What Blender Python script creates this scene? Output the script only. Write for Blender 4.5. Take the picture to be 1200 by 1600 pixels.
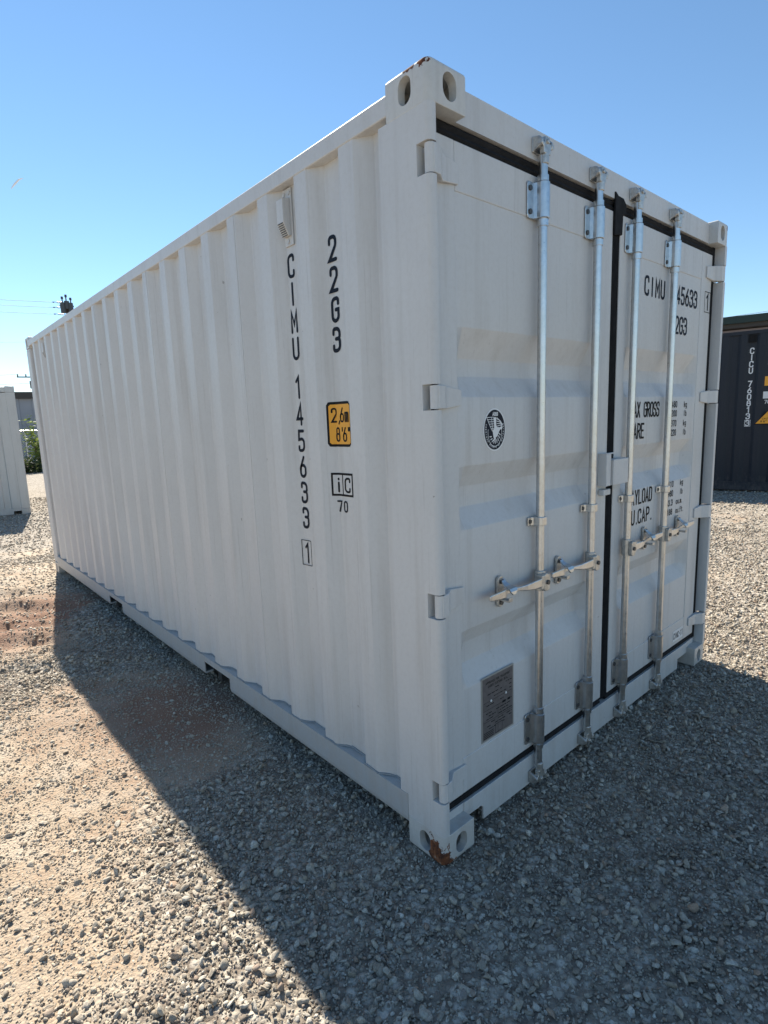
import bpy, bmesh, math, random
import numpy as np
from mathutils import Vector, Matrix
R = math.radians
S = bpy.context.scene
COL = S.collection
for o in list(bpy.data.objects): bpy.data.objects.remove(o)

# ------------------------------------------------------------------ camera
cd = bpy.data.cameras.new('camera'); cam = bpy.data.objects.new('camera', cd); COL.objects.link(cam)
cd.sensor_fit = 'VERTICAL'; cd.sensor_height = 24.0; cd.lens = 24.0*874.437/1600
cd.clip_start = 0.02; cd.clip_end = 6000
cam.matrix_world = Matrix.Translation((-1.280799, -1.206307, 1.579603)) @ (
    Matrix.Rotation(-0.719430, 4, 'Z') @ Matrix.Rotation(1.408188, 4, 'X') @ Matrix.Rotation(-0.0372888, 4, 'Z'))
S.camera = cam
# ------------------------------------------------------------------ light
SUN_DIR = Vector((0.15470687, 0.73037399, 0.66529664)).normalized()
EL = math.asin(SUN_DIR.z); AZ = math.atan2(SUN_DIR.x, SUN_DIR.y)
w = bpy.data.worlds.new('World'); S.world = w; w.use_nodes = True
nt = w.node_tree; bg = nt.nodes['Background']
sky = nt.nodes.new('ShaderNodeTexSky'); sky.sky_type = 'NISHITA'; sky.sun_disc = False
sky.sun_elevation = EL; sky.sun_rotation = AZ; sky.altitude = 350; sky.air_density = 1.0; sky.dust_density = 0.0; sky.ozone_density = 3.0
hs = nt.nodes.new('ShaderNodeHueSaturation'); hs.inputs['Hue'].default_value = .494; hs.inputs['Saturation'].default_value = 1.05
nt.links.new(sky.outputs[0], hs.inputs['Color']); nt.links.new(hs.outputs[0], bg.inputs[0]); bg.inputs[1].default_value = 0.086
sd = bpy.data.lights.new('sun', 'SUN'); sd.energy = 5.0; sd.angle = R(0.5); sd.color = (1.0, 0.925, 0.80)
so = bpy.data.objects.new('sun', sd); COL.objects.link(so); so.rotation_euler = SUN_DIR.to_track_quat('Z', 'Y').to_euler(); so.location = (5, 12, 12)
S.view_settings.view_transform = 'Standard'; S.view_settings.look = 'None'
S.view_settings.exposure = 1.0; S.view_settings.gamma = 1.0
S.render.engine = 'CYCLES'
S.render.resolution_x = 768; S.render.resolution_y = 1024
S.cycles.max_bounces = 8; S.cycles.diffuse_bounces = 5

# ------------------------------------------------------------------ materials
def rgba(c): return (c[0], c[1], c[2], 1)
class NT:
    def __init__(s, name):
        s.m = bpy.data.materials.new(name); s.m.use_nodes = True; s.t = s.m.node_tree
        s.b = s.t.nodes['Principled BSDF']
    def n(s, typ, **kw):
        x = s.t.nodes.new('ShaderNode'+typ)
        for k, v in kw.items(): setattr(x, k, v)
        return x
    def l(s, a, b): s.t.links.new(a, b)
    def coord(s, scale=(1, 1, 1), kind='Object'):
        tc = s.n('TexCoord'); mp = s.n('Mapping'); mp.inputs['Scale'].default_value = scale
        s.l(tc.outputs[kind], mp.inputs[0]); return mp.outputs[0]
    def noise(s, scale, detail=4, rough=.55, vec=None, coordscale=(1, 1, 1)):
        x = s.n('TexNoise'); x.inputs['Scale'].default_value = scale; x.inputs['Detail'].default_value = detail; x.inputs['Roughness'].default_value = rough
        s.l(vec or s.coord(coordscale), x.inputs['Vector']); return x.outputs[0]
    def ramp(s, fac, stops):
        x = s.n('ValToRGB'); e = x.color_ramp.elements
        while len(e) < len(stops): e.new(.5)
        for i, (p, c) in enumerate(stops):
            e[i].position = p; e[i].color = rgba(c) if not isinstance(c, (int, float)) else (c, c, c, 1)
        s.l(fac, x.inputs[0]); return x.outputs[0]
    def mix(s, fac, a, b, mode='MIX'):
        x = s.n('MixRGB', blend_type=mode)
        for i, v in enumerate((fac, a, b)):
            if isinstance(v, (int, float)): x.inputs[i].default_value = v if i == 0 else (v, v, v, 1)
            elif isinstance(v, tuple): x.inputs[i].default_value = rgba(v)
            else: s.l(v, x.inputs[i])
        return x.outputs[0]
    def math(s, op, a, b=None, clamp=False):
        x = s.n('Math', operation=op, use_clamp=clamp)
        for i, v in enumerate((a, b)):
            if v is None: continue
            if isinstance(v, (int, float)): x.inputs[i].default_value = v
            else: s.l(v, x.inputs[i])
        return x.outputs[0]
    def bump(s, h, strength, dist):
        x = s.n('Bump'); x.inputs['Strength'].default_value = strength; x.inputs['Distance'].default_value = dist
        s.l(h, x.inputs['Height']); s.l(x.outputs[0], s.b.inputs['Normal'])
    def set(s, col=None, rough=None, metal=None):
        for k, v in (('Base Color', col), ('Roughness', rough), ('Metallic', metal)):
            if v is None: continue
            if isinstance(v, tuple): s.b.inputs[k].default_value = rgba(v)
            elif isinstance(v, (int, float)): s.b.inputs[k].default_value = v
            else: s.l(v, s.b.inputs[k])
        return s.m

def paint(name, col, dirt=(.36, .33, .29), amount=.35, rough=.42, rust=None):
    m = NT(name)
    big = m.noise(1.3, 4, .6)
    streak = m.noise(1.0, 5, .6, coordscale=(16, 16, .9)); hair = m.noise(1.0, 4, .7, coordscale=(75, 75, 1.6))
    fine = m.noise(60, 4, .7)
    spots = m.noise(38, 2, .4)
    c = m.mix(m.ramp(big, [(.3, 0.0), (.75, 1.0)]), col, tuple(x*.90 for x in col))
    c = m.mix(m.math('MULTIPLY', m.ramp(streak, [(.52, 0.0), (.78, 1.0)]), amount), c, dirt)
    c = m.mix(m.math('MULTIPLY', m.ramp(fine, [(.45, 0.0), (.85, 1.0)]), amount*.5), c, dirt)
    c = m.mix(m.math('MULTIPLY', m.ramp(hair, [(.60, 0.0), (.72, 1.0)]), amount*.75), c, tuple(x*.7 for x in dirt))
    c = m.mix(m.ramp(spots, [(.79, 0.0), (.80, .6)]), c, tuple(x*.55 for x in dirt))
    geo = m.n('NewGeometry'); sx = m.n('SeparateXYZ'); m.l(geo.outputs['Position'], sx.inputs[0])
    low = m.math('ADD', m.math('SUBTRACT', .62, m.math('MULTIPLY', sx.outputs['Z'], 1.25)), m.math('MULTIPLY', m.math('SUBTRACT', m.noise(7, 5, .7, coordscale=(2.5, 2.5, 1)), .5), 1.5))
    c = m.mix(m.math('MULTIPLY', m.ramp(low, [(.25, 0.0), (.95, 1.0)]), amount*1.0), c, (.40, .33, .27))
    r = m.ramp(fine, [(.3, rough-.07), (.7, rough+.12)])
    if rust:
        pos = m.n('NewGeometry').outputs['Position']
        for (p, rad) in rust:
            d = m.n('VectorMath', operation='DISTANCE'); m.l(pos, d.inputs[0]); d.inputs[1].default_value = p
            k = m.math('SUBTRACT', 1.0, m.math('DIVIDE', d.outputs['Value'], rad))
            nz = m.noise(26, 5, .65)
            k = m.math('ADD', m.math('MAXIMUM', k, -2.0), m.math('MULTIPLY', m.math('SUBTRACT', nz, .5), 2.2))
            mask = m.ramp(k, [(.24, 0.0), (.30, 1.0)])
            nz2 = m.noise(34, 6, .75)
            rc = m.ramp(nz2, [(.3, (.030, .012, .007)), (.44, (.085, .028, .012)), (.54, (.20, .062, .020)), (.62, (.26, .11, .05)), (.68, (.42, .36, .30))])
            c = m.mix(mask, c, rc); r = m.mix(mask, r, .85)
    m.set(c, r)
    dent = m.noise(2.2, 2, .4); peel = m.noise(260, 2, .5)
    h = m.math('ADD', m.math('MULTIPLY', dent, 1.0), m.math('MULTIPLY', peel, .05))
    m.bump(h, .32, .012)
    return m.m

WHITE = (.605, .602, .59)
M = {}
M['paint'] = paint('offwhite_paint', WHITE)
M['paint_cast'] = paint('offwhite_paint_rusting', (.61, .60, .565), amount=.5, rust=[((.0, .042, .048), .066), ((.012, .02, .012), .05), ((.0, .02, 2.588), .030), ((0.0, .08, 2.60), .035), ((2.43, .0, 2.575), .03)])
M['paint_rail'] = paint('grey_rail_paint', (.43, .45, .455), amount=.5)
M['paint_far'] = paint('weathered_white_paint', (.54, .54, .52), amount=.4)
M['navy'] = paint('dark_navy_paint', (.0095, .014, .023), dirt=(.035, .036, .04), amount=.22, rough=.6)
M['sealant'] = NT('grey_sealant').set((.25, .27, .28), .75)
m = NT('black_rubber'); M['rubber'] = m.set(m.ramp(m.noise(30, 4), [(.3, (.006, .006, .007)), (.8, (.018, .018, .020))]), .8); m.b.inputs['Specular IOR Level'].default_value = .25
m = NT('galvanised_steel')
n1 = m.noise(45, 5, .65); n2 = m.noise(9, 3)
M['galv'] = m.set(m.mix(m.ramp(n2, [(.4, 0.0), (.7, .5)]), m.ramp(n1, [(.3, (.53, .54, .55)), (.62, (.66, .67, .68)), (.8, (.56, .55, .52))]), (.55, .53, .47)), m.ramp(n1, [(.3, .27), (.7, .36)]), 1.0)
m.bump(n1, .06, .002)
m = NT('cast_galvanised'); n1 = m.noise(60, 4, .7)
M['cast'] = m.set(m.ramp(n1, [(.3, (.40, .39, .37)), (.65, (.64, .62, .58))]), .42, .85); m.bump(n1, .4, .002)
M['bolt'] = NT('dark_bolt_steel').set((.10, .10, .10), .45, .7)
mi = NT('navy_black_lettering'); mi.b.inputs['Specular IOR Level'].default_value = .2; M['ink'] = mi.set((.006, .010, .020), .6)
mi = NT('black_print'); mi.b.inputs['Specular IOR Level'].default_value = .2; M['black'] = mi.set((.007, .007, .008), .6)
M['whiteprint'] = NT('white_print').set((.72, .73, .73), .45)
M['orange'] = NT('orange_yellow_film').set((.80, .36, .02), .4)
m = NT('etched_plate'); M['plate'] = m.set(m.ramp(m.noise(50, 4), [(.3, (.15, .135, .13)), (.7, (.21, .19, .185))]), .42, .35)
M['plate_rim'] = NT('plate_rim').set((.40, .39, .36), .45, .4)
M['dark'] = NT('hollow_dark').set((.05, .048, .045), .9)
m = NT('plywood_underside'); M['wood'] = m.set((.12, .08, .05), .8)

# ------------------------------------------------------------------ mesh helpers
class MB:
    def __init__(s): s.v = []; s.f = []
    def add(s, vs, fs, mat=None):
        o = len(s.v)
        s.v += [tuple(mat @ Vector(v)) if mat is not None else tuple(v) for v in vs]
        s.f += [tuple(i+o for i in f) for f in fs]; return s
    def box(s, x0, x1, y0, y1, z0, z1, mat=None):
        v = [(x, y, z) for x in (x0, x1) for y in (y0, y1) for z in (z0, z1)]
        return s.add(v, [(0, 1, 3, 2), (4, 6, 7, 5), (0, 4, 5, 1), (2, 3, 7, 6), (0, 2, 6, 4), (1, 5, 7, 3)], mat)
    def prism(s, pts, a0, a1, axis='y', mat=None):
        """polygon pts (2D, in the other two axes in order) extruded along axis"""
        def mk(p, a):
            return {'x': (a, p[0], p[1]), 'y': (p[0], a, p[1]), 'z': (p[0], p[1], a)}[axis]
        n = len(pts)
        v = [mk(p, a0) for p in pts]+[mk(p, a1) for p in pts]
        f = [tuple(range(n-1, -1, -1)), tuple(range(n, 2*n))]+[(i, (i+1) % n, n+(i+1) % n, n+i) for i in range(n)]
        return s.add(v, f, mat)
    def tube(s, path, rad, seg=12, caps=True):
        path = [Vector(p) for p in path]; n = len(path)
        rads = rad if isinstance(rad, (list, tuple)) else [rad]*n
        rings = []; up = None
        for i, p in enumerate(path):
            d = (path[min(i+1, n-1)]-path[max(i-1, 0)])
            if d.length < 1e-9: d = Vector((0, 0, 1))
            d.normalize()
            if up is None: up = Vector((0, 0, 1)) if abs(d.z) < .9 else Vector((1, 0, 0))
            a = d.cross(up).normalized(); b = d.cross(a).normalized(); up = a.cross(d).normalized() if abs(a.cross(d).length) > 1e-6 else up
            rings.append([tuple(p+(a*math.cos(t)+b*math.sin(t))*rads[i]) for t in [2*math.pi*k/seg for k in range(seg)]])
        v = [q for r in rings for q in r]; f = []
        for i in range(n-1):
            for k in range(seg):
                f.append((i*seg+k, i*seg+(k+1) % seg, (i+1)*seg+(k+1) % seg, (i+1)*seg+k))
        if caps: f += [tuple(range(seg-1, -1, -1)), tuple(range((n-1)*seg, n*seg))]
        return s.add(v, f)
    def cyl(s, c, axis, r, h, seg=16):
        c = Vector(c); a = Vector(axis).normalized()*h
        return s.tube([c, c+a], r, seg)
    def build(s, name, mat, parent=None, bevel=0, smooth=False, segs=2):
        me = bpy.data.meshes.new(name); me.from_pydata(s.v, [], s.f)
        bm = bmesh.new(); bm.from_mesh(me)
        bmesh.ops.recalc_face_normals(bm, faces=bm.faces)
        if bevel:
            es = [e for e in bm.edges if len(e.link_faces) == 2 and e.calc_face_angle(0) > .5]
            bmesh.ops.bevel(bm, geom=es, offset=bevel, segments=segs, affect='EDGES', profile=.5, clamp_overlap=True)
        bm.to_mesh(me); bm.free()
        return link(name, me, mat, parent, smooth)

def link(name, me, mat, parent=None, smooth=False):
    me.materials.clear(); me.materials.append(mat)
    if smooth: smooth_angle(me)
    o = bpy.data.objects.new(name, me); COL.objects.link(o); o.parent = parent
    return o
def smooth_angle(me, ang=R(35)):
    bm = bmesh.new(); bm.from_mesh(me)
    for f in bm.faces: f.smooth = True
    for e in bm.edges: e.smooth = not (len(e.link_faces) != 2 or e.calc_face_angle(0) > ang)
    bm.to_mesh(me); bm.free()
def boolean(o, cutters, op='DIFFERENCE'):
    for c in cutters:
        md = o.modifiers.new('b', 'BOOLEAN'); md.operation = op; md.object = c; md.solver = 'EXACT'
    bpy.context.view_layer.update()
    dg = bpy.context.evaluated_depsgraph_get()
    me = bpy.data.meshes.new_from_object(o.evaluated_get(dg))
    o.modifiers.clear(); old = o.data; nm = old.name; o.data = me; bpy.data.meshes.remove(old); me.name = nm
    for c in cutters:
        d = c.data; bpy.data.objects.remove(c); bpy.data.meshes.remove(d)
    return o
def empty(name, loc=(0, 0, 0), rz=0, label=None, cat=None, group=None):
    o = bpy.data.objects.new(name, None); COL.objects.link(o); o.location = loc; o.rotation_euler = (0, 0, rz); o.empty_display_size = .2
    tag(o, label, cat, group); return o
def tag(o, label=None, cat=None, group=None, kind=None):
    if label: o['label'] = label
    if cat: o['category'] = cat
    if group: o['group'] = group
    if kind: o['kind'] = kind
    return o

def fillet(pts, rad, segs=5, closed=False):
    """pts: (x,y[,r]) ; round every inner corner"""
    out = []; n = len(pts)
    for i, p in enumerate(pts):
        r = p[2] if len(p) > 2 else rad
        P = Vector(p[:2])
        if (not closed and i in (0, n-1)) or r <= 0: out.append(tuple(P)); continue
        A = Vector(pts[(i-1) % n][:2]); B = Vector(pts[(i+1) % n][:2])
        u = (A-P); v = (B-P); lu, lv = u.length, v.length
        if lu < 1e-7 or lv < 1e-7: out.append(tuple(P)); continue
        u.normalize(); v.normalize()
        ang = u.angle(v)
        if ang > 3.1 or ang < .02: out.append(tuple(P)); continue
        t = min(r/math.tan(ang/2), lu*.5, lv*.5); rr = t*math.tan(ang/2)
        cen = P+(u+v).normalized()*(rr/math.sin(ang/2))
        a0 = (P+u*t)-cen; a1 = (P+v*t)-cen
        t0 = math.atan2(a0.y, a0.x); dt = math.atan2(a1.y, a1.x)-t0
        while dt > math.pi: dt -= 2*math.pi
        while dt < -math.pi: dt += 2*math.pi
        for k in range(segs+1):
            a = t0+dt*k/segs; out.append((cen.x+rr*math.cos(a), cen.y+rr*math.sin(a)))
    return out

# ------------------------------------------------------------------ stroke lettering (outline traced by a round pen)
G = {
 'C': [[(1, .76), (1, 1), (0, 1), (0, 0), (1, 0), (1, .24)]],
 'I': [[(.5, 1), (.5, 0)]],
 'M': [[(0, 0), (0, 1, 0), (.5, .35, 0), (1, 1, 0), (1, 0)]],
 'U': [[(0, 1), (0, 0), (1, 0), (1, 1)]],
 'G': [[(1, .76), (1, 1), (0, 1), (0, 0), (1, 0), (1, .5, 0), (.6, .5)]],
 'A': [[(0, 0), (.5, 1, 0), (1, 0)], [(.17, .3), (.83, .3)]],
 'X': [[(0, 0), (1, 1)], [(0, 1), (1, 0)]],
 'R': [[(0, 0), (0, 1, 0), (1, 1), (1, .5), (0, .5)], [(.5, .5), (1, 0)]],
 'P': [[(0, 0), (0, 1, 0), (1, 1), (1, .48), (0, .48)]],
 'O': [[(0, .5), (0, 1), (1, 1), (1, 0), (0, 0), (0, .5)]],
 'S': [[(1, .78), (1, 1), (0, 1), (0, .52), (1, .52), (1, 0), (0, 0), (0, .22)]],
 'T': [[(0, 1), (1, 1)], [(.5, 1), (.5, 0)]],
 'E': [[(1, 1), (0, 1, 0), (0, 0, 0), (1, 0)], [(0, .52), (.8, .52)]],
 'Y': [[(0, 1), (.5, .45, 0), (1, 1)], [(.5, .45), (.5, 0)]],
 'V': [[(0, 1), (.5, 0, 0), (1, 1)]],
 'L': [[(0, 1), (0, 0, 0), (1, 0)]],
 'D': [[(0, 0), (0, 1, 0), (1, 1), (1, 0), (0, 0, 0)]],
 'B': [[(0, 0), (0, 1, 0), (.9, 1), (.9, .52), (0, .52)], [(0, .52), (1, .52), (1, 0), (0, 0)]],
 'N': [[(0, 0), (0, 1, 0), (1, 0, 0), (1, 1)]],
 'F': [[(0, 0), (0, 1, 0), (1, 1)], [(0, .52), (.8, .52)]],
 'H': [[(0, 0), (0, 1)], [(1, 0), (1, 1)], [(0, .5), (1, .5)]],
 '0': [[(0, .5), (0, 1), (1, 1), (1, 0), (0, 0), (0, .5)]],
 '1': [[(.15, .80), (.6, 1, 0), (.6, 0)]],
 '2': [[(0, .74), (0, 1), (1, 1), (1, .62), (0, 0, 0), (1, 0)]],
 '3': [[(0, .78), (0, 1), (1, 1), (1, .54), (.4, .54)], [(.4, .54), (1, .54), (1, 0), (0, 0), (0, .22)]],
 '4': [[(.72, 0), (.72, 1, 0), (0, .27, 0), (1, .27)]],
 '5': [[(.95, 1), (.08, 1, 0), (.02, .56, 0), (1, .62), (1, 0), (0, 0), (0, .2)]],
 '6': [[(.72, 1), (0, .42), (0, 0), (1, 0), (1, .58), (.1, .58), (.03, .35)]],
 '7': [[(0, 1), (1, 1, 0), (.35, 0)]],
 '8': [[(.5, .54), (.06, .54), (.06, 1), (.94, 1), (.94, .54), (.5, .54)], [(.5, .54), (0, .54), (0, 0), (1, 0), (1, .54), (.5, .54)]],
 '9': [[(.28, 0), (1, .58), (1, 1), (0, 1), (0, .42), (.9, .42)]],
 'k': [[(0, 0), (0, 1)], [(.9, .66), (0, .3, 0)], [(.3, .42), (.95, 0)]],
 'g': [[(1, .66), (0, .66), (0, .04), (1, .04)], [(1, .7), (1, -.28), (.05, -.28)]],
 'l': [[(.5, 1), (.5, 0)]],
 'b': [[(0, 1), (0, 0)], [(0, .66), (1, .66), (1, 0), (0, 0)]],
 'c': [[(1, .45), (1, .66), (0, .66), (0, 0), (1, 0), (1, .2)]],
 'u': [[(0, .66), (0, 0), (1, 0)], [(1, .66), (1, 0)]],
 'm': [[(0, 0), (0, .66)], [(0, .66), (.5, .66), (.5, 0)], [(.5, .66), (1, .66), (1, 0)]],
 'f': [[(1, 1), (.4, 1), (.4, 0)], [(0, .66), (.9, .66)]],
 't': [[(.4, 1), (.4, 0), (1, 0)], [(0, .66), (.9, .66)]],
 'i': [[(.5, .62), (.5, 0)], [(.5, .86), (.5, .9)]],
 '.': [[(.3, 0), (.3, .03)]],
 ',': [[(.5, .04), (.25, -.16)]],
 "'": [[(.5, 1), (.5, .78)]],
 '"': [[(.3, 1), (.3, .78)], [(.7, 1), (.7, .78)]],
 '-': [[(.1, .5), (.9, .5)]],
}
def ribbon(mb, pts, wd, depth, fn, capseg=4):
    """flat pen stroke with round ends; fn(u, v, d) -> 3D"""
    P = [Vector(p) for p in pts]; Q = [P[0]]
    for p in P[1:]:
        if (p-Q[-1]).length > 1e-6: Q.append(p)
    P = Q; n = len(P); closed = (P[0]-P[-1]).length < 1e-6 and n > 3
    L, Rr = [], []
    for i in range(n):
        a = P[i]-P[i-1] if i else (P[0]-P[-2] if closed else P[1]-P[0])
        b = P[i+1]-P[i] if i < n-1 else (P[1]-P[0] if closed else P[-1]-P[-2])
        a = a.normalized(); b = b.normalized(); t = (a+b)
        t = t.normalized() if t.length > 1e-6 else a
        nn = Vector((-t.y, t.x)); k = 1/max(.45, nn.dot(Vector((-a.y, a.x))))
        L.append(P[i]+nn*wd/2*k); Rr.append(P[i]-nn*wd/2*k)
    vs = [fn(q.x, q.y, depth) for q in L]+[fn(q.x, q.y, depth) for q in Rr]
    fs = [(i, i+1, n+i+1, n+i) for i in range(n-1)]
    mb.add(vs, fs)
    if not closed:
        for (p, d) in ((P[0], P[0]-P[1]), (P[-1], P[-1]-P[-2])):
            a0 = math.atan2(d.y, d.x)
            c = [p+Vector((math.cos(a0-math.pi/2+math.pi*k/(2*capseg-2)), math.sin(a0-math.pi/2+math.pi*k/(2*capseg-2))))*wd/2 for k in range(2*capseg-1)]
            mb.add([fn(q.x, q.y, depth) for q in c], [tuple(range(len(c)))])
def glyph(mb, ch, x, y, wd, h, pen, fn, depth=0.0):
    if ch == ' ': return
    for k, st in enumerate(G[ch]):
        pts = [(x+(p[0])*wd, y+p[1]*h)+tuple(p[2:]) for p in st]
        pts = fillet(pts, wd*.5, 5)
        ribbon(mb, pts, pen, depth+k*.00012, fn)
def text(mb, s, x, y, wd, h, pen, adv, fn, depth=0.0):
    for ch in s:
        narrow = ch in ".,'"
        glyph(mb, ch, x, y, wd, h, pen, fn, depth)
        x += adv*(.55 if narrow else 1)
    return x
def rect(mb, x0, x1, y0, y1, fn, depth=0.0):
    mb.add([fn(x0, y0, depth), fn(x1, y0, depth), fn(x1, y1, depth), fn(x0, y1, depth)], [(0, 1, 2, 3)])
def frame(mb, x0, x1, y0, y1, t, fn, depth=0.0):
    rect(mb, x0, x1, y0, y0+t, fn, depth); rect(mb, x0, x1, y1-t, y1, fn, depth)
    rect(mb, x0, x0+t, y0+t, y1-t, fn, depth); rect(mb, x1-t, x1, y0+t, y1-t, fn, depth)
def poly(mb, pts, fn, depth=0.0): mb.add([fn(p[0], p[1], depth) for p in pts], [tuple(range(len(pts)))])

# ------------------------------------------------------------------ container geometry
def side_profile(L):
    """(y, x) centreline of the corrugated long wall, x grows inwards"""
    pts = [(.17, .041), (.284, .041), (.350, .003)]
    k = 0
    while .350+.278*k+.072 < L-.30:
        a = .350+.278*k
        if k: pts += [(a, .003)]
        pts += [(a+.078, .003), (a+.124, .041)]
        nxt = a+.278
        if nxt+.072 < L-.30: pts += [(nxt-.066, .041)]
        k += 1
    pts.append((L-.165, .041))
    return pts
def prof_x(pts, y):
    for (a, b) in zip(pts, pts[1:]):
        if a[0] <= y <= b[0]: return a[1]+(b[1]-a[1])*(y-a[0])/(b[0]-a[0])
    return pts[0][1]
def corrugated(prof, z0, z1, fn, t=.002, zsegs=1):
    """sheet following prof (a,d); fn(a,d,z)->xyz"""
    mb = MB(); P = fillet([(p[0], p[1]) for p in prof], .005, 2); n = len(P)
    zs = [z0+(z1-z0)*i/zsegs for i in range(zsegs+1)]
    v = [fn(a, d, z) for z in zs for (a, d) in P]; f = []
    for j in range(zsegs):
        f += [(j*n+i, j*n+i+1, (j+1)*n+i+1, (j+1)*n+i) for i in range(n-1)]
    o = len(v)
    v += [fn(a, d+t, z) for z in zs for (a, d) in P]
    for j in range(zsegs):
        f += [(o+j*n+i, o+j*n+i+1, o+(j+1)*n+i+1, o+(j+1)*n+i) for i in range(n-1)]
    mb.add(v, f); return mb
def end_profile(W):
    pts = [(.15, .045), (.330, .045)]; pts = [(.15, 0.010), (.318, 0.010), (.330, .040)]; x = .330
    while x+.11+.03+.10 < W-.30:
        pts += [(x+.104, .040), (x+.122, .010), (x+.232, .010), (x+.250, .040)]; x += .250
    pts += [(W-.330-.0, .040), (W-.318, .010), (W-.15, .010)]
    return pts
def stadium(cx, cz, wd, ht, horizontal=False, seg=8):
    r = min(wd, ht)/2; out = []
    if ht >= wd:
        for k in range(seg+1): a = math.pi*k/seg; out.append((cx+r*math.cos(a), cz+(ht/2-r)+r*math.sin(a)))
        for k in range(seg+1): a = math.pi+math.pi*k/seg; out.append((cx+r*math.cos(a), cz-(ht/2-r)+r*math.sin(a)))
    else:
        for k in range(seg+1): a = -math.pi/2+math.pi*k/seg; out.append((cx+(wd/2-r)+r*math.cos(a), cz+r*math.sin(a)))
        for k in range(seg+1): a = math.pi/2+math.pi*k/seg; out.append((cx-(wd/2-r)+r*math.cos(a), cz+r*math.sin(a)))
    return out
def casting(parent, W, L, H, sx, sy, top, mat, detailed=True):
    """sx, sy: 0 near origin side or 1 far side"""
    z0, z1 = (H-.118, H) if top else (0, .118)
    x0, x1 = (0, .162) if not sx else (W-.162, W)
    y0, y1 = (0, .178) if not sy else (L-.178, L)
    X = 0 if not sx else W; Y = 0 if not sy else L
    # rounded outer vertical edge
    r = .026
    a = [(x0, y0, 0), (x1, y0, 0), (x1, y1, 0), (x0, y1, 0)]
    a = [(p[0], p[1], r if (abs(p[0]-X) < 1e-6 and abs(p[1]-Y) < 1e-6) else 0) for p in a]
    pts = fillet(a, 0, 6, closed=True)
    o = MB().prism(pts, z0, z1, 'z').build('corner_casting', mat, parent)
    bm = bmesh.new(); bm.from_mesh(o.data)
    zt = z1 if top else z0
    es = [e for e in bm.edges if all(abs(v.co.z-zt) < 1e-5 for v in e.verts)]
    bmesh.ops.bevel(bm, geom=es, offset=.013, segments=3, affect='EDGES', profile=.5)
    es = [e for e in bm.edges if all(abs(v.co.z-(z0 if top else z1)) < 1e-5 for v in e.verts) and len(e.link_faces) == 2]
    bmesh.ops.bevel(bm, geom=es, offset=.0012, segments=1, affect='EDGES')
    bm.to_mesh(o.data); bm.free()
    dx = 1 if not sx else -1; dy = 1 if not sy else -1
    cz = z0+.059
    if detailed:
        cut = []
        # hole in long side face (pierces x wall), hole in end face, cavity
        cy = Y+dy*.096; cx = X+dx*.092
        c1 = MB().prism(stadium(cy, cz, .054, .078), min(X-dx*.02, X+dx*.05), max(X-dx*.02, X+dx*.05), 'x').build('cut', mat)
        c2 = MB().prism(stadium(cx, cz, .060, .078), min(Y-dy*.02, Y+dy*.05), max(Y-dy*.02, Y+dy*.05), 'y').build('cut', mat)
        c3 = MB().box(min(X+dx*.028, X+dx*.15), max(X+dx*.028, X+dx*.15), min(Y+dy*.030, Y+dy*.165), max(Y+dy*.030, Y+dy*.165), z0+.018, z1-.018).build('cut', mat)
        boolean(o, [c1, c2, c3])
    smooth_angle(o.data, R(30))
    return o

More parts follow.
